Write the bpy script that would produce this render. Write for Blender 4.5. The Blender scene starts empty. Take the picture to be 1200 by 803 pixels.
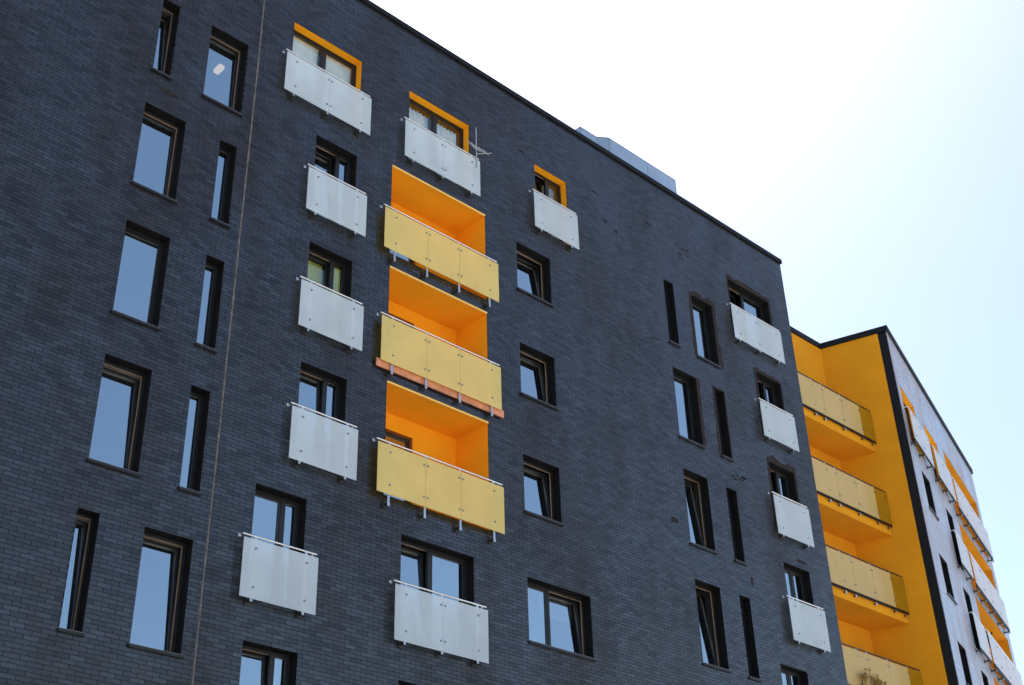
import bpy, math, random
import numpy as np
from mathutils import Vector, Matrix
random.seed(7); rng = np.random.default_rng(7)
SC = bpy.context.scene; COL = SC.collection
EYE = 1.6                                   # camera height above the ground; v below is height above the eye

# ------------------------------------------------------------------ camera
def cam_axes(w, p, r):
    cy, sy, cp, sp, cr, sr = math.cos(w), math.sin(w), math.cos(p), math.sin(p), math.cos(r), math.sin(r)
    fwd = np.array([sy*cp, cy*cp, sp]); right = np.array([cy, -sy, 0]); up = np.cross(right, fwd)
    return cr*right + sr*up, -sr*right + cr*up, fwd
CR, CU, CF = cam_axes(0.77395, 0.544587, -0.0303318)
cam = bpy.data.objects.new('camera', bpy.data.cameras.new('camera')); COL.objects.link(cam)
cam.data.sensor_width = 36; cam.data.lens = 1513.12/1200*36
cam.data.clip_start = 0.1; cam.data.clip_end = 3000
cam.matrix_world = Matrix(((CR[0], CU[0], -CF[0], 0), (CR[1], CU[1], -CF[1], 0), (CR[2], CU[2], -CF[2], EYE), (0, 0, 0, 1)))
SC.camera = cam

# ------------------------------------------------------------------ sky and sun (sun stands behind the blocks)
SUN_AZ, SUN_EL = math.radians(37), math.radians(61)      # azimuth from +Y towards +X
world = bpy.data.worlds.new('World'); SC.world = world; world.use_nodes = True
nt = world.node_tree
sky = nt.nodes.new('ShaderNodeTexSky'); sky.sky_type = 'NISHITA'; sky.sun_disc = False
sky.sun_elevation = SUN_EL; sky.sun_rotation = SUN_AZ
sky.air_density = 1.0; sky.dust_density = 1.5; sky.ozone_density = 1.0
bg = nt.nodes['Background']; bg.inputs['Strength'].default_value = 0.069
nt.links.new(sky.outputs[0], bg.inputs['Color'])
sun = bpy.data.objects.new('sun', bpy.data.lights.new('sun', 'SUN')); COL.objects.link(sun)
sun.data.energy = 5.0; sun.data.angle = math.radians(0.5); sun.data.color = (1, 0.95, 0.87)
sd = Vector((math.sin(SUN_AZ)*math.cos(SUN_EL), math.cos(SUN_AZ)*math.cos(SUN_EL), math.sin(SUN_EL)))
sun.rotation_euler = sd.to_track_quat('Z', 'Y').to_euler(); sun.location = (0, 0, 60)
SC.view_settings.view_transform = 'Standard'; SC.view_settings.look = 'None'
SC.view_settings.gamma = 1; SC.view_settings.use_curve_mapping = False
SC.view_settings.exposure = 1.72

# ------------------------------------------------------------------ materials
def newmat(name):
    m = bpy.data.materials.new(name); m.use_nodes = True
    return m, m.node_tree.nodes, m.node_tree.links
def plain(name, col, rough=0.6, metal=0.0, noise=0.12, scale=3.0, bump=0.0, bscale=60, spec=0.5, coat=0.0):
    m, N, L = newmat(name); b = N['Principled BSDF']
    b.inputs['Roughness'].default_value = rough; b.inputs['Metallic'].default_value = metal
    b.inputs['Specular IOR Level'].default_value = spec; b.inputs['Coat Weight'].default_value = coat
    g = N.new('ShaderNodeNewGeometry'); t = N.new('ShaderNodeTexNoise'); t.inputs['Scale'].default_value = scale
    t.inputs['Detail'].default_value = 6; L.new(g.outputs['Position'], t.inputs['Vector'])
    r = N.new('ShaderNodeValToRGB'); L.new(t.outputs['Fac'], r.inputs['Fac'])
    r.color_ramp.elements[0].position = 0.3; r.color_ramp.elements[1].position = 0.7
    r.color_ramp.elements[0].color = (*[c*(1-noise) for c in col], 1); r.color_ramp.elements[1].color = (*[min(1, c*(1+noise)) for c in col], 1)
    L.new(r.outputs[0], b.inputs['Base Color'])
    if bump:
        t2 = N.new('ShaderNodeTexNoise'); t2.inputs['Scale'].default_value = bscale; L.new(g.outputs['Position'], t2.inputs['Vector'])
        bp = N.new('ShaderNodeBump'); bp.inputs['Strength'].default_value = bump; bp.inputs['Distance'].default_value = 0.004
        L.new(t2.outputs['Fac'], bp.inputs['Height']); L.new(bp.outputs[0], b.inputs['Normal'])
    return m

def brick_mat(name='glazed_dark_brick', gain=1.0, ior=1.78, r0=0.36, r1=0.22):
    m, N, L = newmat(name); b = N['Principled BSDF']
    a = N.new('ShaderNodeAttribute'); a.attribute_name = 'tint'
    r = N.new('ShaderNodeValToRGB'); L.new(a.outputs['Fac'], r.inputs['Fac'])
    cr = r.color_ramp; cr.elements[0].position = 0; cr.elements[0].color = (0.008, 0.0075, 0.008, 1)
    cr.elements[1].position = 1; cr.elements[1].color = (0.026, 0.026, 0.030, 1)
    for p, c in ((0.25, (0.012, 0.012, 0.013, 1)), (0.45, (0.020, 0.016, 0.015, 1)), (0.6, (0.015, 0.015, 0.018, 1)), (0.85, (0.020, 0.020, 0.024, 1))):
        e = cr.elements.new(p); e.color = c
    g = N.new('ShaderNodeNewGeometry')
    mp = N.new('ShaderNodeMapping'); mp.inputs['Scale'].default_value = (1.0, 1.0, 0.35); L.new(g.outputs['Position'], mp.inputs['Vector'])
    n = N.new('ShaderNodeTexNoise'); n.inputs['Scale'].default_value = 0.8; n.inputs['Detail'].default_value = 5; L.new(mp.outputs[0], n.inputs['Vector'])
    r2 = N.new('ShaderNodeValToRGB'); L.new(n.outputs['Fac'], r2.inputs['Fac'])
    r2.color_ramp.elements[0].position = 0.32; r2.color_ramp.elements[0].color = (1.0, 0.78, 0.70, 1)
    r2.color_ramp.elements[1].position = 0.62; r2.color_ramp.elements[1].color = (0.94, 1.04, 1.14, 1)
    mx = N.new('ShaderNodeMix'); mx.data_type = 'RGBA'; mx.blend_type = 'MULTIPLY'; mx.inputs[0].default_value = 1
    L.new(r.outputs[0], mx.inputs[6]); L.new(r2.outputs[0], mx.inputs[7]); L.new(mx.outputs[2], b.inputs['Base Color'])
    rr = N.new('ShaderNodeMapRange'); rr.inputs[1].default_value = 0.3; rr.inputs[2].default_value = 0.7; rr.inputs[3].default_value = r0; rr.inputs[4].default_value = r1
    L.new(n.outputs['Fac'], rr.inputs[0]); L.new(rr.outputs[0], b.inputs['Roughness'])
    b.inputs['IOR'].default_value = ior
    sp = N.new('ShaderNodeMapRange'); sp.inputs[1].default_value = 0.05; sp.inputs[2].default_value = 0.9; sp.inputs[3].default_value = 0.36; sp.inputs[4].default_value = 0.60
    st = N.new('ShaderNodeMapRange'); st.inputs[1].default_value = 0.30; st.inputs[2].default_value = 0.58; st.inputs[3].default_value = 0.62; st.inputs[4].default_value = 1.06
    ml = N.new('ShaderNodeMath'); ml.operation = 'MULTIPLY'
    L.new(a.outputs['Fac'], sp.inputs[0]); L.new(n.outputs['Fac'], st.inputs[0]); L.new(sp.outputs[0], ml.inputs[0]); L.new(st.outputs[0], ml.inputs[1]); L.new(ml.outputs[0], b.inputs['Specular IOR Level'])
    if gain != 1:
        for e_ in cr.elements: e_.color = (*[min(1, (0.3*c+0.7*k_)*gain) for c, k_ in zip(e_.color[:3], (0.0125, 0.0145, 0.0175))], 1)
    n2 = N.new('ShaderNodeTexNoise'); n2.inputs['Scale'].default_value = 55; L.new(g.outputs['Position'], n2.inputs['Vector'])
    bp = N.new('ShaderNodeBump'); bp.inputs['Strength'].default_value = 0.12; bp.inputs['Distance'].default_value = 0.002
    L.new(n2.outputs['Fac'], bp.inputs['Height']); L.new(bp.outputs[0], b.inputs['Normal'])
    return m

def glass_mat(name, ior=8.5, tint=(0.75, 0.8, 0.82), rough=0.0):
    m, N, L = newmat(name); N.remove(N['Principled BSDF']); o = N['Material Output']
    f = N.new('ShaderNodeFresnel'); f.inputs['IOR'].default_value = ior
    gl = N.new('ShaderNodeBsdfGlossy'); gl.inputs['Roughness'].default_value = rough; gl.inputs['Color'].default_value = (0.84, 0.97, 1, 1)
    tr = N.new('ShaderNodeBsdfTransparent'); tr.inputs['Color'].default_value = (*tint, 1)
    mx = N.new('ShaderNodeMixShader'); bk = N.new('ShaderNodeNewGeometry'); mu = N.new('ShaderNodeMath'); mu.operation = 'SUBTRACT'; mu.use_clamp = True
    L.new(f.outputs[0], mu.inputs[0]); L.new(bk.outputs['Backfacing'], mu.inputs[1]); L.new(mu.outputs[0], mx.inputs[0]); L.new(tr.outputs[0], mx.inputs[1]); L.new(gl.outputs[0], mx.inputs[2])
    g = N.new('ShaderNodeNewGeometry'); n = N.new('ShaderNodeTexNoise'); n.inputs['Scale'].default_value = 0.9; L.new(g.outputs['Position'], n.inputs['Vector'])
    bp = N.new('ShaderNodeBump'); bp.inputs['Strength'].default_value = 0.05; bp.inputs['Distance'].default_value = 0.05
    L.new(n.outputs['Fac'], bp.inputs['Height']); L.new(bp.outputs[0], gl.inputs['Normal'])
    L.new(mx.outputs[0], o.inputs['Surface'])
    return m

def panel_mat(name, col, see=0.14, rough=0.18, transl=0.25, spec=0.5):
    m, N, L = newmat(name); b = N['Principled BSDF']; o = N['Material Output']
    g = N.new('ShaderNodeNewGeometry'); n = N.new('ShaderNodeTexNoise'); n.inputs['Scale'].default_value = 1.6; n.inputs['Detail'].default_value = 5
    L.new(g.outputs['Position'], n.inputs['Vector'])
    r = N.new('ShaderNodeValToRGB'); L.new(n.outputs['Fac'], r.inputs['Fac'])
    r.color_ramp.elements[0].position = 0.3; r.color_ramp.elements[1].position = 0.7
    r.color_ramp.elements[0].color = (*[c*0.93 for c in col], 1); r.color_ramp.elements[1].color = (*[c*1.04 for c in col], 1)
    L.new(r.outputs[0], b.inputs['Base Color']); b.inputs['Roughness'].default_value = rough; b.inputs['Specular IOR Level'].default_value = spec
    tl = N.new('ShaderNodeBsdfTranslucent'); L.new(r.outputs[0], tl.inputs['Color'])
    bk = N.new('ShaderNodeNewGeometry'); mxm = N.new('ShaderNodeMath'); mxm.operation = 'MAXIMUM'; mxm.inputs[1].default_value = see; L.new(bk.outputs['Backfacing'], mxm.inputs[0])
    tp = N.new('ShaderNodeBsdfTransparent'); tp.inputs['Color'].default_value = (*[min(1, c*1.3+0.1) for c in col], 1)
    m1 = N.new('ShaderNodeMixShader'); m1.inputs[0].default_value = transl; L.new(b.outputs[0], m1.inputs[1]); L.new(tl.outputs[0], m1.inputs[2])
    m2 = N.new('ShaderNodeMixShader'); L.new(mxm.outputs[0], m2.inputs[0]); L.new(m1.outputs[0], m2.inputs[1]); L.new(tp.outputs[0], m2.inputs[2])
    L.new(m2.outputs[0], o.inputs['Surface'])
    return m

MT = {}
MT['brick'] = brick_mat()
MT['sky_sheen_brick'] = brick_mat('glazed_brick_sky_sheen', 28.0, 1.6, 0.4, 0.28)  # sky reflection at grazing angle put into the pale base colour
MT['sky_sheen_mortar'] = plain('sky_sheen_mortar', (0.13, 0.15, 0.18), 0.95, spec=0.2)  # lightened along with the bricks to carry the same painted sky sheen
MT['mortar'] = plain('dark_mortar', (0.017, 0.018, 0.021), 0.95, spec=0.15)
MT['reveal'] = plain('black_reveal', (0.006, 0.0055, 0.006), 0.9, spec=0.2)
MT['patch'] = plain('brown_mortar_smear', (0.030, 0.025, 0.024), 0.95, noise=0.35, scale=9, bump=0.4, bscale=40, spec=0.15)
MT['frame'] = plain('anthracite_frame', (0.009, 0.0085, 0.009), 0.45)
MT['liner'] = plain('tan_frame_rebate', (0.30, 0.20, 0.13), 0.5, noise=0.2)
MT['glass'] = glass_mat('window_glass')
MT['clear_glass'] = glass_mat('clear_window_glass', 2.5, (0.95, 0.97, 0.96))
MT['sill'] = plain('grey_sill_metal', (0.16, 0.15, 0.145), 0.4, 0.5)
MT['coping'] = plain('black_coping_metal', (0.005, 0.005, 0.006), 0.6, spec=0.25)
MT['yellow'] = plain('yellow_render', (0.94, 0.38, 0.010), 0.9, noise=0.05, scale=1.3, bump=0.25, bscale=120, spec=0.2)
MT['shaded_yellow'] = plain('shaded_yellow_render', (0.74, 0.305, 0.010), 0.9, noise=0.07, scale=1.1, bump=0.25, bscale=120, spec=0.2)  # yellow render darkened; shade on the far block put into the colour
MT['yellow_trim'] = plain('pale_yellow_trim', (0.92, 0.55, 0.12), 0.7, noise=0.05)
MT['white_panel'] = panel_mat('frosted_white_panel', (0.76, 0.84, 0.88), see=0.20)
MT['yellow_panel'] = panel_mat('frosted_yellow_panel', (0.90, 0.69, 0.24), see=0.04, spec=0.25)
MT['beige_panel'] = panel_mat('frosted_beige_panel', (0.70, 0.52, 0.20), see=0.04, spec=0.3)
MT['reflection_panel'] = panel_mat('olive_reflection_panel', (0.52, 0.29, 0.012), see=0.25)  # same glass as the beige; edge of the sky reflection painted as darker olive
MT['cream_panel'] = panel_mat('frosted_cream_panel', (0.74, 0.72, 0.68), see=0.05)
MT['steel'] = plain('stainless_steel', (0.72, 0.70, 0.68), 0.28, 1.0, noise=0.06)
MT['dark_steel'] = plain('dark_steel', (0.06, 0.055, 0.05), 0.45, 0.7)
MT['bolt'] = plain('steel_bolt', (0.30, 0.31, 0.32), 0.35, 1.0)
MT['zinc'] = plain('zinc_sheet', (0.50, 0.56, 0.60), 0.42, 0.85, noise=0.12, scale=0.9)
MT['zinc_dark'] = plain('zinc_trim', (0.16, 0.18, 0.2), 0.5, 0.7)
MT['board'] = plain('salmon_board', (0.62, 0.25, 0.13), 0.7, noise=0.25, scale=5)
MT['room'] = plain('room_plaster', (0.16, 0.155, 0.15), 0.9)
MT['partition'] = plain('room_partition', (0.10, 0.095, 0.09), 0.9)
MT['plain_wall'] = plain('dark_render', (0.05, 0.05, 0.055), 0.8)
MT['joint'] = plain('grey_joint_sealant', (0.125, 0.11, 0.10), 0.9, noise=0.5, scale=6)
MT['roof'] = plain('roof_felt', (0.08, 0.08, 0.08), 0.9)
MT['ground'] = plain('ground_paving', (0.28, 0.275, 0.26), 0.9, noise=0.2, scale=0.6)
MT['door'] = plain('dark_door', (0.03, 0.025, 0.022), 0.4)
MT['lintel_red'] = plain('terracotta_reveal', (0.5, 0.14, 0.02), 0.8)

# ------------------------------------------------------------------ mesh helpers
class Frame:                                  # facade frame: u along, d inwards, v height above eye
    def __init__(s, o, ang):
        s.o = o; s.ux, s.uy = math.cos(ang), math.sin(ang); s.id = round(ang, 4)
    def __call__(s, u, d, v):
        return (s.o[0] + u*s.ux - d*s.uy, s.o[1] + u*s.uy + d*s.ux, v + EYE)
MESHES = {}
class MB:
    def __init__(s): s.v = []; s.f = []; s.m = []
    def add(s, vs, fs, mi=0):
        o = len(s.v); s.v += [tuple(p) for p in vs]; s.f += [tuple(i+o for i in f) for f in fs]; s.m += [mi]*len(fs)
        return s
    def quad(s, a, b, c, d, mi=0): return s.add([a, b, c, d], [(0, 1, 2, 3)], mi)
    def box(s, F, u0, u1, d0, d1, v0, v1, mi=0):
        P = [F(u, d, v) for v in (v0, v1) for d in (d0, d1) for u in (u0, u1)]
        return s.add(P, [(0, 1, 5, 4), (2, 6, 7, 3), (0, 4, 6, 2), (1, 3, 7, 5), (4, 5, 7, 6), (0, 2, 3, 1)], mi)
    def ring(s, F, u0, u1, v0, v1, w, d0, d1, mi=0):
        P = []
        for d in (d0, d1):
            P += [F(u0, d, v0), F(u1, d, v0), F(u1, d, v1), F(u0, d, v1), F(u0+w, d, v0+w), F(u1-w, d, v0+w), F(u1-w, d, v1-w), F(u0+w, d, v1-w)]
        fs = []
        for i in range(4):
            j = (i+1) % 4
            fs += [(i, j, 4+j, 4+i), (8+i, 12+i, 12+j, 8+j), (i, 8+i, 8+j, j), (4+i, 4+j, 12+j, 12+i)]
        return s.add(P, fs, mi)
    def tube(s, a, b, r, n=10, mi=0, r2=None):
        a, b = Vector(a), Vector(b); z = (b-a).normalized(); x = z.orthogonal().normalized(); y = z.cross(x)
        r2 = r if r2 is None else r2
        P = [a + (x*math.cos(t)+y*math.sin(t))*r for t in [2*math.pi*i/n for i in range(n)]] + [b + (x*math.cos(t)+y*math.sin(t))*r2 for t in [2*math.pi*i/n for i in range(n)]]
        fs = [(i, (i+1) % n, n+(i+1) % n, n+i) for i in range(n)] + [tuple(range(n-1, -1, -1)), tuple(range(n, 2*n))]
        return s.add(P, fs, mi)
    def build(s, name, mats, parent=None, key=None, label=None, cat=None, kind=None, group=None, bevel=0):
        V = np.array(s.v); c = (V.min(0)+V.max(0))/2
        if key is not None: key = (name,)+key
        if key in MESHES and key is not None: me = MESHES[key]
        else:
            me = bpy.data.meshes.new(name); me.from_pydata([tuple(p) for p in V-c], [], s.f)
            for m in (mats if isinstance(mats, (list, tuple)) else [mats]): me.materials.append(MT[m])
            me.polygons.foreach_set('material_index', s.m); me.update()
            if key is not None: MESHES[key] = me
        o = bpy.data.objects.new(name, me); COL.objects.link(o)
        place(o, c, parent)
        if bevel:
            bv = o.modifiers.new('bevel', 'BEVEL'); bv.width = bevel; bv.segments = 2
        if label: o['label'] = label
        if cat: o['category'] = cat
        if kind: o['kind'] = kind
        if group: o['group'] = group
        return o
WLOC = {}
def place(o, c, parent):
    WLOC[o.name] = np.array(c, float)
    if parent is not None:
        o.parent = parent; o.location = tuple(np.array(c)-WLOC[parent.name])
    else: o.location = tuple(c)
def thing(name, loc, label, cat, group=None):
    o = bpy.data.objects.new(name, None); COL.objects.link(o); place(o, loc, None); o.empty_display_size = 0.5
    o['label'] = label; o['category'] = cat
    if group: o['group'] = group
    return o

# ------------------------------------------------------------------ ground
g = MB(); g.quad((-400, -400, 0), (400, -400, 0), (400, 400, 0), (-400, 400, 0))
g.build('ground', 'ground', kind='structure')

# ------------------------------------------------------------------ facade builders
def wall_sheet(F, u0, u1, v0, v1, holes, d, name, mat, parent):
    us = sorted({u0, u1, *[h[0] for h in holes], *[h[1] for h in holes]}); vs = sorted({v0, v1, *[h[2] for h in holes], *[h[3] for h in holes]})
    us = [u for u in us if u0 <= u <= u1]; vs = [v for v in vs if v0 <= v <= v1]
    b = MB(); idx = {}
    def vid(i, j):
        if (i, j) not in idx: idx[i, j] = len(b.v); b.v.append(F(us[i], d, vs[j]))
        return idx[i, j]
    for i in range(len(us)-1):
        for j in range(len(vs)-1):
            cu, cv = (us[i]+us[i+1])/2, (vs[j]+vs[j+1])/2
            if any(h[0] < cu < h[1] and h[2] < cv < h[3] for h in holes): continue
            b.f.append((vid(i, j), vid(i+1, j), vid(i+1, j+1), vid(i, j+1))); b.m.append(0)
    return b.build(name, mat, parent)

BL, BH, JT = 0.25, 0.075, 0.0095                # brick module and joint
def brick_rects(u0, u1, v0, v1, holes):
    out = []; n = int(round((v1-v0)/BH)); e = 0.003
    for k in range(n):
        b0 = v0 + k*BH + JT/2; b1 = v0 + (k+1)*BH - JT/2
        hs = [(h[0]-e, h[1]+e, h[2]-e, h[3]+e) for h in holes if h[2]-e < b1 and h[3]+e > b0]
        shift = (0, BL/2)[k % 2] + (rng.random()-0.5)*0.012
        x = u0 - BL + shift
        while x < u1:
            segs = [(max(x+JT/2, u0), min(x+BL-JT/2, u1))]
            parts = []
            for h in hs:
                ns = []
                for a, c in segs:
                    if h[1] <= a or h[0] >= c: ns.append((a, c)); continue
                    # brick crosses the opening: keep outside pieces; where the opening only clips its height, keep the strip
                    if h[0]-a > 0.02: ns.append((a, h[0]))
                    if c-h[1] > 0.02: ns.append((h[1], c))
                    lo, hi = max(a, h[0]), min(c, h[1])
                    if h[2] > b0+0.012: parts.append((lo, hi, b0, min(b1, h[2])))
                    if h[3] < b1-0.012: parts.append((lo, hi, max(b0, h[3]), b1))
                segs = ns
            for a, c in segs:
                if c-a > 0.02: parts.append((a, c, b0, b1))
            out += parts; x += BL
    return np.array(out)

def tints(n):
    t = rng.beta(2.2, 2.6, n); m = rng.random(n) < 0.03; t[m] = rng.random(m.sum())
    return t
def brick_mesh(name, verts, faces4, tint, mat='brick'):
    me = bpy.data.meshes.new(name); me.vertices.add(len(verts)); me.vertices.foreach_set('co', verts.astype(np.float32).ravel())
    nf = len(faces4); me.loops.add(nf*4); me.loops.foreach_set('vertex_index', faces4.astype(np.int32).ravel())
    me.polygons.add(nf); me.polygons.foreach_set('loop_start', np.arange(0, nf*4, 4, dtype=np.int32))
    me.update(calc_edges=True); me.shade_flat()
    a = me.attributes.new('tint', 'FLOAT', 'FACE'); a.data.foreach_set('value', tint.astype(np.float32))
    me.materials.append(MT[mat]); return me
BF = np.array([(0, 1, 2, 3), (4, 5, 1, 0), (5, 6, 2, 1), (6, 7, 3, 2), (7, 4, 0, 3)])
def brickwork(F, rects, parent, back=0.02, mat='brick'):
    n = len(rects); j = np.clip(rng.normal(0, 0.0006, (n, 1)), -.0012, .0012) + np.clip(rng.normal(0, 0.0004, (n, 4)), -.0008, .0008)
    u = rects[:, [0, 1, 1, 0]]; v = rects[:, [2, 2, 3, 3]]
    U = np.concatenate([u, u], 1); Vv = np.concatenate([v, v], 1); Dd = np.concatenate([j, np.full((n, 4), back)], 1)
    X = F.o[0] + U*F.ux - Dd*F.uy; Y = F.o[1] + U*F.uy + Dd*F.ux; Z = Vv + EYE
    P = np.stack([X, Y, Z], -1).reshape(-1, 3); c = (P.min(0)+P.max(0))/2
    faces = (BF[None] + (np.arange(n)*8)[:, None, None]).reshape(-1, 4)
    me = brick_mesh('brickwork', P-c, faces, np.repeat(tints(n), 5), mat)
    o = bpy.data.objects.new('brickwork', me); COL.objects.link(o); place(o, c, parent); o['kind'] = 'stuff'
    return o

def tiltF(F, pivot_d, pivot_v, ang):           # sash leaning into the room about its bottom edge
    ca, sa = math.cos(ang), math.sin(ang)
    return lambda u, d, v: F(u, pivot_d + (d-pivot_d)*ca + (v-pivot_v)*sa, pivot_v + (v-pivot_v)*ca - (d-pivot_d)*sa)

def window(F, root, u0, u1, v0, v1, split=None, tilt=(), yellow=False, sill=True, depth=0.2, fw=0.05, sw=0.05, handle=False, glass='glass'):
    """opening with reveal, frame, one sash per light (tilt: angle per light in degrees), panes and sill"""
    b = MB(); d0 = depth
    fr = b.ring(F, u0+.002, u1-.002, v0+.002, v1-.002, fw, d0, d0+0.035)
    if split: b.box(F, split-0.035, split+0.035, d0+0.002, d0+0.07, v0+fw, v1-fw)
    w = b.build('window', 'frame', root)
    r = MB(); mi = 1 if yellow else 0; e = 0.012; D = d0+0.09
    r.quad(F(u0, e, v0), F(u0, D, v0), F(u0, D, v1), F(u0, e, v1), mi); r.quad(F(u1, e, v1), F(u1, D, v1), F(u1, D, v0), F(u1, e, v0), mi)
    r.quad(F(u0, e, v1), F(u0, D, v1), F(u1, D, v1), F(u1, e, v1), mi); r.quad(F(u0, e, v0), F(u1, e, v0), F(u1, D, v0), F(u0, D, v0), 0)
    r.build('reveal', ['reveal', 'yellow'], w)
    MB().ring(F, u0+.004, u1-.004, v0+.004, v1-.004, fw+0.006, d0+0.036, d0+0.06).build('frame_rebate', 'liner', w)
    lights = [(u0+fw, u1-fw)] if not split else [(u0+fw, split-0.035), (split+0.035, u1-fw)]
    for i, (a, c) in enumerate(lights):
        t = tilt[i] if i < len(tilt) else 0
        G = tiltF(F, d0+0.04, v0+fw, math.radians(t)) if t else F
        s_ = sw if c-a > 0.3 else sw*0.6
        q0, q1 = (d0+0.012, d0+0.06) if not t else (d0+0.05, d0+0.10)
        MB().ring(G, a+.003, c-.003, v0+fw+.003, v1-fw-.003, s_, q0, q1).build('sash', 'frame', w)
        x = 0.006
        MB().box(G, a+s_-x, c-s_+x, q0+0.018, q0+0.022, v0+fw+s_-x, v1-fw-s_+x).build('pane', glass, w)
        if t and handle:
            MB().box(F, c+0.004, c+0.02, d0+0.04, d0+0.075, v0+0.62*(v1-v0)-0.12, v0+0.62*(v1-v0)+0.05).build('hinge', 'steel', w)
    if sill:
        s = MB(); s.box(F, u0-0.035, u1+0.035, -0.05, d0-0.001, v0-0.006, v0+0.004, 1); s.box(F, u0-0.03, u1+0.03, -0.046, -0.002, v0-0.05, v0-0.0065, 0); s.build('sill', ['frame', 'sill'], w)  # dark box below the lip paints in the sill's shadow
    return w

def railing(F, root, u0, u1, v0, v1, posts, mats, joints=(), off=0.14, leg=0.04, bolts=True, returns=True, board=False, rail_over=0.02, rail_mat='steel', gap_strip=0):
    rv = v1+0.07; ro = -(off-0.03)
    b = MB(); b.tube(F(u0-rail_over, ro, rv), F(u1-rail_over, ro, rv), 0.02)
    if returns:
        for u in (u0-rail_over+0.01, u1-rail_over-0.01):
            b.tube(F(u, ro, rv-0.004), F(u, 0.01, rv-0.004), 0.014, 8); b.tube(F(u, -0.012, rv-0.004), F(u, -0.001, rv-0.004), 0.035, 10)
    w = b.build('balcony_railing', rail_mat, root)
    if gap_strip: MB().box(F, u0+.01, u1-.01, -off+0.008, -off+0.04, v0-gap_strip, v0-0.004).build('dark_gap', 'coping', w)  # shaded gap below the panels, put in as a black strip
    xs = [u0, *joints, u1]
    for i in range(len(xs)-1):
        a, c = xs[i]+(0.006 if i else 0), xs[i+1]-(0.006 if i < len(xs)-2 else 0)
        MB().box(F, a, c, -off-0.006, -off+0.006, v0, v1).build('panel', mats[i % len(mats)], w, key=(F.id, round(c-a, 3), round(v1-v0, 3), mats[i % len(mats)]))
        if bolts:
            for u in (min((p for p in posts if p > a-0.1), key=lambda p: abs(p-a)), min((p for p in posts if p < c+0.1), key=lambda p: abs(p-c))):
                x = u+0.05 if abs(u-a) < 0.03 else u-0.05 if abs(u-c) < 0.03 else u
                for v in (v0+0.2, v1-0.16):
                    MB().tube(F(x, -off-0.006, v), F(x, -off-0.020, v), 0.021, 8).build('bolt', 'bolt', w, key=(F.id,))
    for u in posts:
        p = MB(); p.box(F, u-0.025, u+0.025, -off+0.018, -off+0.033, v0-leg, rv-0.012)
        if leg > 0.1:
            p.box(F, u-0.028, u+0.028, -off+0.012, -off+0.040, v0-leg-0.03, v0-leg+0.03)
        p.build('post', 'steel', w, key=(F.id, leg, round(rv-v0, 3)))
        k = MB(); z = v0-leg
        k.box(F, u-0.02, u+0.02, -off+0.034, -0.004, z+0.01, z+0.05); k.box(F, u-0.05, u+0.05, -0.016, -0.002, z-0.04, z+0.1)
        k.build('bracket', 'dark_steel', w, key=(F.id, off))
    if board:
        x = MB(); m = u0+0.37*(u1-u0)
        x.box(F, u0-0.05, m-0.004, -0.07, -0.045, v0-0.12, v0+0.06); x.box(F, m+0.004, u1+0.13, -0.072, -0.045, v0-0.12, v0+0.06)
        x.build('board', 'board', w, label='salmon wooden board under the yellow panels')
    return w

# ================================================================== main dark building
FM = Frame((0, 18.0), 0.0); S = 18.0
main = thing('apartment_building', (14, 18.0, 0), 'dark grey glazed brick apartment block with white and yellow balcony panels', 'building')
UL, UR, VB, VT = -4.0, 29.42, -EYE, 22.84
W = []                                         # u0,u1,v0,v1, options
def tall(u0, u1, top, bot, **k): W.append((u0, u1, bot, top, k))
left_rows = [(19.585, 17.655), (16.805, 14.86), (14.03, 12.08), (11.24, 9.27), (8.42, 6.47)]
tall(8.10, 8.47, *left_rows[0], tilt=(3.5,), sw=.03, fw=.03); tall(9.22, 10.10, *left_rows[0], tilt=(1.2,))
for i in (1, 2, 3):
    tall(8.06, 8.935, *left_rows[i], tilt=((0.8,), (0,), (2.6,))[i-1]); tall(9.71, 10.09, *left_rows[i], sw=.035, fw=.035)
tall(8.02, 8.385, *left_rows[4], tilt=(2.5,), sw=.03, fw=.03); tall(9.18, 10.07, *left_rows[4], tilt=(2.6,))
for (a, c, t, bt, kw) in [(17.84, 18.97, 18.185, 16.83, dict(tilt=(5,), handle=True)), (17.84, 18.96, 15.36, 14.01, dict(tilt=(3.8,))), (17.83, 18.94, 12.5, 11.15, dict(tilt=(4.2,))),
                          (17.83, 19.715, 9.68, 8.31, dict(split=18.62, tilt=(0, 3.5), handle=True))]:
    tall(a, c, t, bt, **kw)
rr = [(19.6, 17.6), (16.83, 14.79), (13.9, 11.9), (10.99, 8.95), (8.1, 6.05)]
tall(23.42, 23.82, *rr[0], sw=.035, fw=.035); tall(24.60, 25.50, *rr[0])
for i in (1, 2, 3, 4):
    tall(23.43, 24.37, *rr[i], tilt=((0,), (3.2,), (4.0,), (0,))[i-1]); tall(25.14, 25.55, *rr[i], sw=.035, fw=.035)
FR = []                                        # French windows u0,u1,top,split,tilt,yellow
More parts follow.
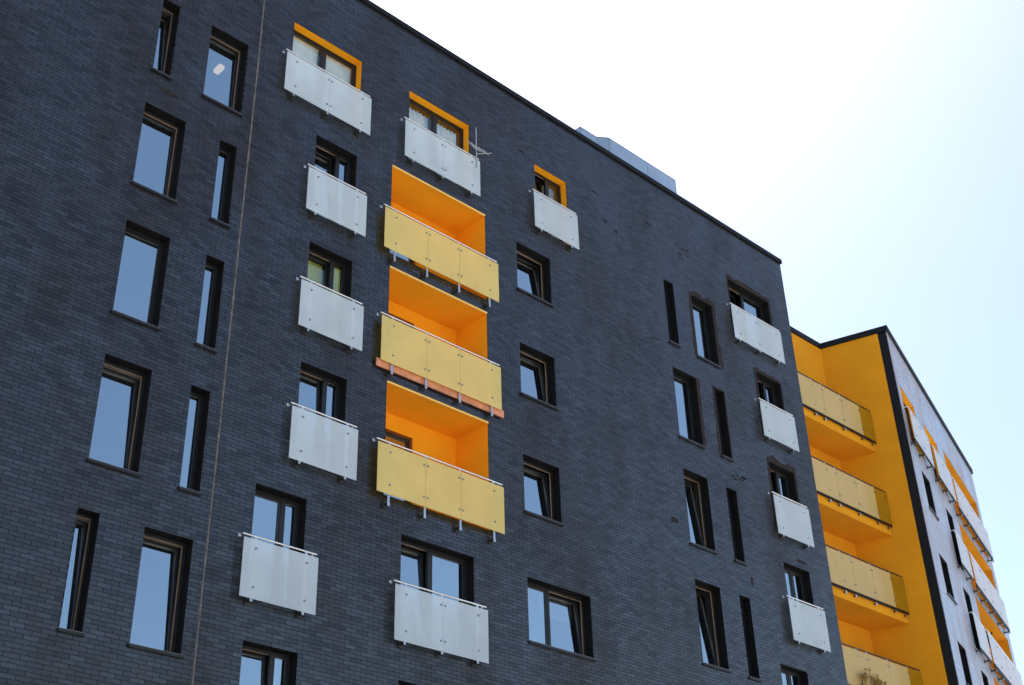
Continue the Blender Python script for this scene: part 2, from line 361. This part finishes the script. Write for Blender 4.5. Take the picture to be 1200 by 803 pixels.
FR += [(11.18, 13.05, 20.99, 12.12, (0, 0), True, 'clear_glass'), (11.95, 13.03, 18.185, 12.66, (3.5, 0), False, 'glass'), (11.96, 13.035, 15.395, 12.67, (1.5, 0), False, 'clear_glass'), (11.95, 13.035, 12.58, 12.66, (1.5, 0), False, 'glass'),
       (11.18, 12.27, 9.785, 11.90, (0, 0), False, 'glass'), (11.185, 12.275, 6.95, 11.90, (2, 0), False, 'glass'),
       (14.465, 16.34, 20.97, 15.40, (0, 0), True, 'clear_glass'), (14.48, 16.34, 9.715, 15.35, (3, 0), False, 'glass'), (14.48, 16.34, 6.9, 15.35, (0, 0), False, 'glass'),
       (18.58, 19.73, 20.98, 19.2, (3, 0), True, 'clear_glass'),
       (26.46, 28.40, 20.96, 27.35, (5, 0), False, 'glass'), (27.25, 28.39, 18.13, 27.85, (4, 0), False, 'glass'), (27.24, 28.39, 15.29, 27.85, (4, 0), False, 'glass'), (27.255, 28.395, 12.395, 27.85, (0, 0), False, 'glass'), (26.48, 27.60, 9.54, 27.1, (0, 0), False, 'glass')]
LG = [(14.01, 16.825, 16.08, 18.47), (14.02, 16.83, 13.29, 15.725), (14.03, 16.80, 10.42, 12.92)]
holes = [(a, b, c, d) for a, b, c, d, k in W] + [(f[0], f[1], f[2]-2.03, f[2]) for f in FR] + list(LG)
wall_sheet(FM, UL, UR, VB, VT, holes, 0.003, 'wall', 'mortar', main)
rects = brick_rects(UL, UR, VB, VT, holes)
# bricks that show largest are objects of their own
full = (rects[:, 1]-rects[:, 0] > BL-JT-1e-4) & (rects[:, 3]-rects[:, 2] > BH-JT-1e-4)
cu, cv = (rects[:, 0]+rects[:, 1])/2, (rects[:, 2]+rects[:, 3])/2
P = np.stack([cu, np.full_like(cu, 18.0), cv], -1); zc = P@CF
px, py = 600+1513.12*(P@CR)/zc, 401.5-1513.12*(P@CU)/zc
inside = full & (px > 10) & (px < 1190) & (py > 6) & (py < 797)
size = np.where(inside, 1/(np.linalg.norm(P, axis=1)**3), 0)
own = np.argsort(-size)[:300]
mask = np.ones(len(rects), bool); mask[own] = False
brickwork(FM, rects[mask], main)
variants = []
for k in range(10):
    w_, h_ = (BL-JT)/2, (BH-JT)/2; j = rng.normal(0, 0.00055, 4)
    V = np.array([(-w_, j[0]-0.01, -h_), (w_, j[1]-0.01, -h_), (w_, j[2]-0.01, h_), (-w_, j[3]-0.01, h_), (-w_, 0.01, -h_), (w_, 0.01, -h_), (w_, 0.01, h_), (-w_, 0.01, h_)])
    variants.append(brick_mesh('brick', V, BF, np.full(5, tints(1)[0])))
for i in own:
    o = bpy.data.objects.new('brick', variants[rng.integers(10)]); COL.objects.link(o)
    place(o, (cu[i], 18.01+rng.normal(0, 0.0006), cv[i]+EYE), main)

for a, b, c, d, k in W: window(FM, main, a, b, c, d, **k)
for (a, b, t, sp, ti, ye, gl) in FR: window(FM, main, a, b, t-2.03, t, split=sp, tilt=ti, yellow=ye, sill=False, glass=gl)
# balconettes
def single(u0, u1, v0, v1): railing(FM, main, u0, u1, v0, v1, (u0+0.245, u1-0.245), ['white_panel'])
def double(u0, u1, v0, v1): m = (u0+u1)/2; railing(FM, main, u0, u1, v0, v1, (u0+0.26, m, u1-0.26), ['white_panel'], joints=(m,))
double(10.97, 13.255, 18.82, 19.88); single(11.72, 13.24, 16.05, 17.12); single(11.735, 13.27, 13.26, 14.31); single(11.73, 13.255, 10.42, 11.485); single(10.95, 12.495, 7.63, 8.68)
double(14.25, 16.555, 18.81, 19.87); double(14.25, 16.57, 7.57, 8.63); single(18.375, 19.93, 18.85, 19.92)
double(26.255, 28.60, 18.82, 19.90); single(27.015, 28.62, 15.97, 17.06); single(27.02, 28.62, 13.1, 14.21); single(27.025, 28.625, 10.22, 11.31)
# loggias
for i, (a, b, c, d) in enumerate(LG):
    D = 1.055; L = MB(); e = 0.012; F = FM
    da, db, dt = 14.45, 15.58, c+2.12            # doorway in the back wall
    L.quad(F(a, e, d), F(b, e, d), F(b, D, d), F(a, D, d)); L.quad(F(a, e, c), F(a, D, c), F(b, D, c), F(b, e, c))
    L.quad(F(a, e, c), F(a, e, d), F(a, D, d), F(a, D, c)); L.quad(F(b, e, c), F(b, D, c), F(b, D, d), F(b, e, d))
    for q in ((a, da, c, d), (db, b, c, d), (da, db, dt, d)): L.quad(F(q[0], D, q[2]), F(q[1], D, q[2]), F(q[1], D, q[3]), F(q[0], D, q[3]))
    lg = L.build('loggia', 'yellow', main)
    x = MB(); x.quad(F(da, D, dt), F(db, D, dt), F(db, D+.14, dt), F(da, D+.14, dt)); x.quad(F(db, D, c), F(db, D, dt), F(db, D+.14, dt), F(db, D+.14, c)); x.quad(F(da, D, c), F(da, D, dt), F(da, D+.14, dt), F(da, D+.14, c))
    x.build('door_reveal', 'lintel_red', lg)
    MB().ring(F, da, db, c+.002, dt-.002, 0.09, D+.1, D+.15).build('door_frame', 'door', lg)
    MB().box(F, da+.085, db-.085, D+.12, D+.126, c+.087, dt-.087).build('door_pane', 'glass', lg)
    MB().box(F, a+.002, b-.002, -0.012, 0.02, d-0.028, d+0.012).build('lintel_trim', 'yellow_trim', lg)
for i, (v0, v1) in enumerate(((16.05, 17.1), (13.26, 14.32), (10.37, 11.42))):
    railing(FM, main, 13.745, 17.08, v0, v1, (14.05, 14.955, 15.885, 16.805), ['yellow_panel'], joints=(14.955, 15.885), leg=0.2, board=(i == 1))
# shell, floors, roof, coping
sh = MB(); y1 = 13.0
for q in (((UR, 0.02), (UR, y1)), ((UR, y1), (UL, y1)), ((UL, y1), (UL, 0.02))):
    (a, p), (b, r) = q; sh.quad(FM(a, p, VB), FM(b, r, VB), FM(b, r, VT), FM(a, p, VT))
sh.build('rear_wall', 'plain_wall', main)
MB().box(FM, UL+.01, UR-.01, 0.03, y1-.01, VT-0.35, VT-0.1).build('roof', 'roof', main)
cp = MB(); cp.box(FM, UL, UR+0.05, -0.055, 0.3, VT, VT+0.14); cp.box(FM, UR-0.3, UR+0.05, 0.3, y1+.05, VT, VT+0.14); cp.box(FM, UL, UR-0.3, y1-.3, y1+.05, VT, VT+0.14)
cp.build('coping', 'coping', main)
for (a, b, f0) in ((UL+.02, 10.38, 19.86), (10.42, 22.5, 18.84), (22.54, 26.1, 19.86), (26.14, UR-.02, 18.84)):
    k = 0
    while f0-2.81*k > VB+.5 and k < 8:
        z = f0-2.81*k
        if a > 10.4 and b < 23: 
            fl = MB(); fl.box(FM, a, 13.9, 0.32, 4.0, z-.25, z); fl.box(FM, 13.9, 16.95, 1.22, 4.0, z-.25, z); fl.box(FM, 16.95, b, 0.32, 4.0, z-.25, z)
        else: fl = MB(); fl.box(FM, a, b, 0.32, 4.0, z-.25, z)
        fl.build('floor_slab', 'room', main); k += 1
pt = MB(); pt.quad(FM(UL, 4.01, VB), FM(UR, 4.01, VB), FM(UR, 4.01, VT-.36), FM(UL, 4.01, VT-.36))
for u in (10.4, 13.6, 17.2, 22.52, 24.5, 26.12):
    pt.quad(FM(u, 0.33 if not 13 < u < 17.5 else 0.33, VB), FM(u, 4.0, VB), FM(u, 4.0, VT-.36), FM(u, 0.33, VT-.36))
pt.build('room_partition', 'partition', main)
# expansion joint: a slightly wavering bead of sealant
j = MB(); n = 60; zs = np.linspace(5.0, VT-.001, n); off = np.cumsum(rng.normal(0, 0.0025, n)); off -= np.linspace(off[0], off[-1], n)
for k in range(n-1):
    ua, ub = 10.335+0.042*(zs[k]-5)/18+off[k], 10.335+0.042*(zs[k+1]-5)/18+off[k+1]; wa = 0.014+0.006*rng.random()
    A = [FM(ua-wa, -0.004, zs[k]), FM(ua+wa, -0.004, zs[k]), FM(ub+wa, -0.004, zs[k+1]), FM(ub-wa, -0.004, zs[k+1])]
    B_ = [FM(ua-wa, 0.006, zs[k]), FM(ua+wa, 0.006, zs[k]), FM(ub+wa, 0.006, zs[k+1]), FM(ub-wa, 0.006, zs[k+1])]
    j.add(A+B_, [(0, 1, 2, 3), (4, 0, 3, 7), (1, 5, 6, 2)])
j.build('expansion_joint', 'joint', main)
# brown mortar smeared round some openings: ragged bands a few millimetres proud
def smear(h, wl, wr, wt, wb=0.0, seg=16):
    u0, u1, v0, v1 = h; b = MB(); inner = []; outer = []
    per = [(u0, v0 + (v1-v0)*t, -wl, 0) for t in np.linspace(0, 1, seg)] + [(u0+(u1-u0)*t, v1, 0, wt) for t in np.linspace(0, 1, seg)] + [(u1, v1-(v1-v0)*t, wr, 0) for t in np.linspace(0, 1, seg)]
    sm = 0
    for k, (u, v, du, dv) in enumerate(per):
        sm = 0.6*sm + 0.4*rng.normal(0, 1); f = max(0.25, 1+0.45*sm)
        if k % seg in (0, seg-1) and 0 < k < len(per)-1:
            du, dv = (-wl*.8 if u == u0 else wr*.8), wt*.8
        inner.append((u, v)); outer.append((u+du*f, v+dv*f))
    for k in range(len(per)-1):
        a, c, d_, e_ = inner[k], inner[k+1], outer[k+1], outer[k]
        b.quad(FM(a[0], -0.003, a[1]), FM(c[0], -0.003, c[1]), FM(d_[0], -0.003, d_[1]), FM(e_[0], -0.003, e_[1]))
        b.quad(FM(e_[0], -0.003, e_[1]), FM(d_[0], -0.003, d_[1]), FM(d_[0], 0.007, d_[1]), FM(e_[0], 0.007, e_[1]))
    b.build('mortar_smear', 'patch', main)
smear((24.60, 25.50, 17.6, 19.6), 0.13, 0.15, 0.17); smear((26.46, 28.40, 18.93, 20.96), 0.07, 0.07, 0.17); smear((27.25, 28.39, 16.1, 18.13), 0.10, 0.05, 0.10)
smear((27.24, 28.39, 13.26, 15.29), 0.12, 0.09, 0.16); smear((23.43, 24.37, 14.79, 16.83), 0.0, 0.12, 0.02); smear((25.14, 25.55, 14.79, 16.83), 0.11, 0.04, 0.06)
def chip(u, v, w, h):
    n = 12; b = MB(); p = []
    for k in range(n):
        a = 2*math.pi*k/n; f = .7+.45*rng.random(); p.append((u+w/2*math.copysign(abs(math.cos(a))**.6, math.cos(a))*f, v+h/2*math.copysign(abs(math.sin(a))**.6, math.sin(a))*f))
    b.add([FM(x, -.0028, y) for x, y in p]+[FM(x, .004, y) for x, y in p], [tuple(range(n))]+[(k, n+k, n+(k+1) % n, (k+1) % n) for k in range(n)])
    b.build('mortar_smear', 'patch', main)
for q in ((18.13, 21.14, .26, .06), (20.85, 21.23, .24, .07), (22.91, 17.47, .34, .05), (21.18, 20.45, .2, .1), (21.6, 20.3, .16, .12), *[(24.1+.6*rng.random(), 20.6+.075*rng.integers(8), .1+.15*rng.random(), .055) for _ in range(9)], (8.5, 17.3, .42, .10), (23.0, 21.25, .3, .05), *[(25.3+.7*rng.random(), 14.1+.075*rng.integers(5), .1+.12*rng.random(), .05) for _ in range(6)], (25.75, 11.5, .1, .22), (28.1, 12.6, .5, .09), (22.9, 12.35, .3, .14)): chip(*q)
# rooftop enclosure clad in zinc sheets
yB, yA, zt = 1.5, 1.72, 25.52; F = FM
plan = [(22.40, yA), (23.10, yA), (23.42, yB), (26.52, yB), (26.52, 6.5), (22.40, 6.5)]
e = MB(); n = len(plan); e.add([F(u, d, VT-.1) for u, d in plan]+[F(u, d, zt) for u, d in plan], [(i, (i+1) % n, n+(i+1) % n, n+i) for i in range(n)]+[tuple(range(n, 2*n))])
enc = e.build('rooftop_enclosure', 'zinc_dark', main)
def sheet(p, q):
    (a, b), (c, d) = p, q; L_ = math.hypot(c-a, d-b); nx, ny = (d-b)/L_, -(c-a)/L_; t = 0.012; ex, ey = (c-a)/L_*.006, (d-b)/L_*.006
    a, b, c, d = a+ex, b+ey, c-ex, d-ey
    o = [(a, b), (c, d), (c+nx*t, d+ny*t), (a+nx*t, b+ny*t)]
    MB().add([F(u, w, VT) for u, w in o]+[F(u, w, zt-.05) for u, w in o], [(0, 1, 5, 4), (1, 2, 6, 5), (2, 3, 7, 6), (3, 0, 4, 7), (4, 5, 6, 7)]).build('metal_sheet', 'zinc', enc)
sheet(plan[0], plan[1]); sheet(plan[1], plan[2]); sheet(plan[2], (25.15, yB)); sheet((25.15, yB), plan[3]); sheet(plan[3], (26.52, 4)); sheet((22.40, 4), plan[0])

# ================================================================== second building: yellow recess and pale grazing facade
ANG = math.radians(17.4); C1 = (33.80, 19.65); SL = 2.24; VTB = 22.18
C0 = (C1[0]+SL*math.sin(ANG), C1[1]-SL*math.cos(ANG)); FB = Frame(C0, ANG)
rear = thing('apartment_building', (38, 20, 0), 'apartment block with yellow side wall and pale sky-reflecting brick front beyond the dark block', 'building')
LB = 12.95
B_FR = [(0.42, 2.27, 20.35, True, (0.06, 2.62)), (3.60, 5.45, 20.33, True, (3.26, 5.80))] + [(4.40, 5.42, t, False, (3.98, 5.78)) for t in (17.5, 14.68, 11.93, 9.12)]
B_W = [(1.18, 2.30, t-1.32, t) for t in (17.6, 14.78, 12.0, 9.2)]
B_LG = [(6.62, 12.3, t-2.45, t) for t in (20.62, 17.8, 15.05, 12.27, 9.45)]
bh = [(f[0], f[1], f[2]-2.03, f[2]) for f in B_FR] + B_W + B_LG
wall_sheet(FB, 0, LB, VB, VTB, bh, 0.003, 'wall', 'sky_sheen_mortar', rear)
brickwork(FB, brick_rects(0, LB, VB, VTB, bh), rear, mat='sky_sheen_brick')
for (a, b, c, d) in B_W: window(FB, rear, a, b, c, d)
for (a, b, t, ye, p) in B_FR:
    window(FB, rear, a, b, t-2.03, t, split=(a+b)/2 if b-a > 1.5 else a+.65, yellow=ye, sill=False)
    wd = p[1]-p[0] > 2.2; m = (p[0]+p[1])/2
    railing(FB, rear, p[0], p[1], t-2.16, t-1.10, (p[0]+.25, m, p[1]-.25) if wd else (p[0]+.25, p[1]-.25), ['cream_panel'], joints=(m,) if wd else (), off=0.2, leg=.08, gap_strip=0.07)
for (a, b, c, d) in B_LG:
    D = 1.3; L = MB(); e = 0.012; F = FB
    L.quad(F(a, e, d), F(b, e, d), F(b, D, d), F(a, D, d)); L.quad(F(a, e, c), F(a, D, c), F(b, D, c), F(b, e, c))
    L.quad(F(a, e, c), F(a, e, d), F(a, D, d), F(a, D, c)); L.quad(F(b, e, c), F(b, D, c), F(b, D, d), F(b, e, d)); L.quad(F(a, D, c), F(b, D, c), F(b, D, d), F(a, D, d))
    lg = L.build('loggia', 'shaded_yellow', rear)
    for k in range(2):
        x = a+0.9+k*2.6; MB().ring(F, x, x+1.6, c+.01, c+2.1, .1, D-.03, D-.002).build('door_frame', 'door', lg); MB().box(F, x+.09, x+1.51, D-.02, D-.012, c+.1, c+2.01).build('door_pane', 'glass', lg)
    js = [a-.42+(b-a+.1)*k/4 for k in range(1, 4)]
    railing(FB, rear, a-.42, b-.32, d-2.47, d-1.40, (a-.1, *js, b-.62), ['cream_panel'], joints=js, off=0.2, leg=.2, gap_strip=0.16)
# yellow walls
FY = Frame((29.42, 19.65), 0.0); FS = Frame(C1, ANG-math.pi/2)      # back wall, side wall (u runs towards the street)
RB = C1[0]-29.42
yw = MB(); yw.quad(FY(0, 0, VB), FY(RB, 0, VB), FY(RB, 0, VTB), FY(0, 0, VTB)); yw.build('yellow_back_wall', 'shaded_yellow', rear)
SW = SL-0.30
yw = MB(); yw.quad(FS(0, 0, VB), FS(SW, 0, VB), FS(SW, 0, VTB), FS(0, 0, VTB)); yw.build('yellow_side_wall', 'shaded_yellow', rear)
yw = MB(); yw.quad(FS(SW, .012, VB), FS(SL-.004, .012, VB), FS(SL-.004, .012, VTB), FS(SW, .012, VTB)); yw.build('corner_return', 'coping', rear)
back = MB(); pts = [(LB, 0.02), (LB, 11), (0, 11)]
back.quad(FB(LB, .02, VB), FB(LB, 11, VB), FB(LB, 11, VTB), FB(LB, .02, VTB)); back.quad(FB(LB, 11, VB), FB(-6, 11, VB), FB(-6, 11, VTB), FB(LB, 11, VTB))
back.build('rear_wall', 'plain_wall', rear)
rf = MB(); rf.add([FB(.03, .03, VTB-.12), FB(LB-.03, .03, VTB-.12), FB(LB-.03, 10.9, VTB-.12), FB(-6, 10.9, VTB-.12), FY(0, .03, VTB-.12), FY(RB, .03, VTB-.12)], [(0, 1, 2, 3, 4, 5)]); rf.build('roof', 'roof', rear)
cp = MB(); cp.box(FB, -0.05, LB+.06, -0.06, 0.3, VTB, VTB+.2); cp.box(FS, 0.0, SL-.32, -0.05, 0.25, VTB, VTB+.2); cp.box(FS, SL-.32, SL-.25, -0.048, .22, VTB+.002, VTB+.198); cp.box(FY, 0, RB-.02, -0.05, 0.25, VTB, VTB+.198)
cp.build('coping', 'coping', rear)
for f0 in (18.4, 15.6, 12.8, 10.0):
    MB().box(FB, .3, 6.5, .32, 3.4, f0-.25, f0).build('floor_slab', 'room', rear)
pt = MB(); pt.quad(FB(.1, 3.5, VB), FB(6.55, 3.5, VB), FB(6.55, 3.5, VTB-.2), FB(.1, 3.5, VTB-.2)); pt.quad(FB(6.55, 3.5, VB), FB(6.55, .3, VB), FB(6.55, .3, VTB-.2), FB(6.55, 3.5, VTB-.2)); pt.quad(FB(2.9, 3.5, VB), FB(2.9, .3, VB), FB(2.9, .3, VTB-.2), FB(2.9, 3.5, VTB-.2))
pt.build('room_partition', 'partition', rear)
# balconies in the yellow recess
for rz in (19.43, 16.57, 13.78, 10.93):
    u1 = RB + (19.65-18.46)*math.tan(ANG)                            # where the front line meets the side wall
    sb = rz-1.43; st = rz-1.10
    s = MB(); fr = 19.65-18.53
    pts = [(0.001, -0.002), (RB-.004, -0.002), (RB+fr*math.tan(ANG)-.006, -fr), (0.001, -fr)]
    s.add([FY(u, d, sb) for u, d in pts]+[FY(u, d, st) for u, d in pts], [(0, 1, 2, 3), (7, 6, 5, 4), (0, 4, 5, 1), (1, 5, 6, 2), (2, 6, 7, 3), (3, 7, 4, 0)])
    slab = s.build('balcony_slab', 'shaded_yellow', rear)
    FBal = Frame((29.42, 18.46+0.11), 0.0)
    w3 = 1.03; js = [u1-.05-0.72-2*w3, u1-.05-0.72-w3, u1-.05-0.72]
    railing(FBal, rear, 0.02, u1-.05, rz-1.12, rz-.07, (js[0]-.5, js[0], js[1], js[2], u1-.2), ['beige_panel', 'beige_panel', 'beige_panel', 'reflection_panel'], joints=js, off=0.11+.03, leg=.14, bolts=True, returns=False, rail_over=0.0, rail_mat='dark_steel', gap_strip=0.07)
    dr = MB(); dr.ring(FY, 1.2, 2.2, st+.002, st+2.1, .09, -.03, -.002); dr.build('door_frame', 'door', slab); MB().box(FY, 1.28, 2.12, -.018, -.01, st+.08, st+2.02).build('door_pane', 'glass', slab)

# ================================================================== things on and in the building
F = FM
MT['aerial'] = plain('aerial_aluminium', (0.55, 0.53, 0.52), 0.4, 0.6)
an = thing('antenna', F(16.43, -.16, 19.6), 'small grey TV aerial fixed to the end of a top-floor white balcony rail', 'antenna')
MB().tube(F(16.43, -.16, 19.6), F(16.43, -.16, 20.84), .014, 8).build('mast', 'aerial', an)
bm_ = MB().tube(F(16.16, -.30, 20.06), F(16.84, -.05, 20.36), .010, 6).build('boom', 'aerial', an)
for k in range(5):
    t = k/4; c = np.array(F(16.16, -.30, 20.06))*(1-t)+np.array(F(16.84, -.05, 20.36))*t; h = .09+.05*(1-t)
    MB().tube(c+np.array([-h*.6, h*.5, h]), c+np.array([h*.6, -h*.5, -h]), .011, 6).build('element', 'aerial', an)
MB().tube(F(16.43, -.16, 20.02), F(16.75, -.36, 20.1), .010, 6).build('reflector_arm', 'aerial', an)

MT['curtain_white'] = plain('white_net_curtain', (0.75, 0.76, 0.78), 0.9)
MT['curtain_tan'] = plain('tan_curtain', (0.42, 0.32, 0.20), 0.9, noise=0.3, scale=8)
MT['curtain_olive'] = plain('olive_patterned_curtain', (0.34, 0.30, 0.10), 0.9, noise=0.7, scale=14)
MT['blind_green'] = plain('lime_roller_blind', (0.42, 0.45, 0.08), 0.8)
MT['blind_white'] = plain('white_blind_slats', (0.72, 0.76, 0.74), 0.6)
def curtain(u0, u1, v0, v1, mat, label, d=0.40, amp=.025, wl=.11):
    b = MB(); n = max(8, int((u1-u0)/wl*6))
    us = np.linspace(u0, u1, n); ds = d+amp*np.sin(us*2*math.pi/wl)+amp*.4*np.sin(us*17)
    for k in range(n-1): b.quad(F(us[k], ds[k], v0), F(us[k+1], ds[k+1], v0), F(us[k+1], ds[k+1], v1), F(us[k], ds[k], v1))
    return b.build('curtain', mat, label=label, cat='curtain')
curtain(14.55, 15.35, 18.9, 20.9, 'curtain_white', 'white net curtain in the yellow-framed window by the aerial, in the light farther from it')
curtain(15.47, 16.25, 18.9, 20.9, 'curtain_white', 'white net curtain in the yellow-framed window by the aerial, in the light next to it')
curtain(11.95, 12.24, 5.0, 6.92, 'curtain_olive', 'olive patterned curtain in the narrow side light of the lowest open window')
curtain(19.25, 19.68, 18.95, 20.9, 'curtain_tan', 'tan curtain behind the small yellow-framed window with one white panel')
curtain(25.12, 25.42, 17.65, 19.5, 'curtain_tan', 'tan curtain inside the tall window ringed by brown mortar', d=.36)
curtain(18.7, 19.68, 9.2, 9.66, 'curtain_white', 'pale pelmet curtain across the top of the wide two-light window', d=.55)
def roller(u0, u1, v0, v1, mat, label, d=0.33):
    b = MB(); b.tube(F(u0, d, v1), F(u1, d, v1), .03, 10); b.box(F, u0+.01, u1-.01, d-.031, d-.028, v0, v1); b.tube(F(u0+.01, d-.03, v0), F(u1-.01, d-.03, v0), .012, 8)
    return b.build('roller_blind', mat, label=label, cat='blind')
roller(12.02, 12.62, 14.55, 15.3, 'blind_green', 'lime roller blind half down in the wider light of a window above a white panel', d=.48)
roller(12.72, 12.98, 13.5, 15.3, 'blind_green', 'lime roller blind lowered in the narrow side light of the same window')
vb = MB()
for k in range(26):
    z = 20.86-.055*k; vb.add([F(12.2, .315, z+.018), F(12.98, .315, z+.018), F(12.98, .35, z-.018), F(12.2, .35, z-.018)], [(0, 1, 2, 3)])
vb.box(F, 12.2, 12.98, .31, .355, 20.885, 20.93)
vb.build('venetian_blind', 'blind_white', label='white slatted blind in the two-light yellow-framed window nearest the sealant joint', cat='blind')
vb = MB()
vb.box(F, 11.26, 12.05, .33, .334, 19.4, 20.92); vb.tube(F(11.25, .345, 20.92), F(12.06, .345, 20.92), .03)
vb.build('roller_blind', 'blind_white', label='pale roller blind lowered beside the white slatted blind in the same window', cat='blind')

# reflection of a sunlit window, added as a glowing lamp in the stairwell
MT['glint'] = plain('reflected_sun_glow', (0.9, 0.7, 0.45), 0.6); N_ = MT['glint'].node_tree.nodes['Principled BSDF']
N_.inputs['Emission Color'].default_value = (1.0, 0.72, 0.38, 1); N_.inputs['Emission Strength'].default_value = 0.55
lp = thing('reflection_glint', F(10.02, 1.0, 19.60), 'warm square reflection of a sunlit window, built as a glowing lamp seen through the tall window beside the sealant joint', 'glint')
MB().box(F, 9.94, 10.10, .86, 1.14, 19.585, 19.605).build('base', 'steel', lp)
MB().box(F, 9.96, 10.08, .88, 1.12, 19.51, 19.584).build('glint_body', 'glint', lp)

# foliage
def leaf_mat(name, col):
    m = plain(name, col, 0.6, noise=0.4, scale=6); return m
MT['bark'] = plain('tree_bark', (0.10, 0.075, 0.05), 0.9, noise=0.3, scale=12)
MT['gold_leaf'] = leaf_mat('golden_leaf', (0.34, 0.20, 0.03)); MT['green_leaf'] = leaf_mat('dark_green_leaf', (0.035, 0.05, 0.02)); MT['terracotta'] = plain('terracotta_pot', (0.35, 0.13, 0.06), 0.8)
def leaves(b, centre, rad, n, size):
    for _ in range(n):
        d = rng.normal(0, 1, 3); d /= np.linalg.norm(d); c = np.array(centre)+d*np.array(rad)*rng.random()**0.5
        a = rng.normal(0, 1, 3); a /= np.linalg.norm(a); e_ = np.cross(a, rng.normal(0, 1, 3)); e_ /= np.linalg.norm(e_); l = size*(.6+.8*rng.random())
        b.add([c-a*l, c+e_*l*.45, c+a*l, c-e_*l*.45], [(0, 1, 2, 3)])
pl = thing('planter', (31.2, 18.25, 9.72+EYE), 'planter of golden-leaved plants hung outside the lowest beige balcony panel', 'planter')
GF = Frame((0, 18.42), 0.0)
MB().box(GF, 30.65, 31.75, -.24, -.03, 9.58, 9.76).build('trough', 'dark_steel', pl)
for u in (30.8, 31.6): MB().box(GF, u-.015, u+.015, -.03, -.008, 9.6, 9.95).build('hanger', 'dark_steel', pl)
c = MB()
for k in range(26):
    u = 30.66+rng.random()*1.1; h = 10.0+.42*rng.random()*(1-abs(u-31.2)/.75); q = GF(u+rng.normal(0, .06), -.12+rng.normal(0, .05), h)
    c.tube(GF(u, -.13, 9.74), q, .006, 5); leaves(c, q, (.10, .07, .09), 17, .032)
c.build('foliage', 'gold_leaf', pl)
pp = thing('potted_plant', FB(7.3, .35, 12.62), 'dark bushy potted plant leaning over a cream balcony railing of the pale front', 'plant')
MB().tube(FB(7.3, .35, 12.62), FB(7.3, .35, 13.0), .13, 14, r2=.18).build('pot', 'terracotta', pp)
c = MB(); c.tube(FB(7.3, .35, 12.95), FB(7.3, .2, 13.6), .02, 6); leaves(c, FB(7.3, .05, 13.75), (.34, .25, .34), 260, .06); c.build('foliage', 'green_leaf', pp)
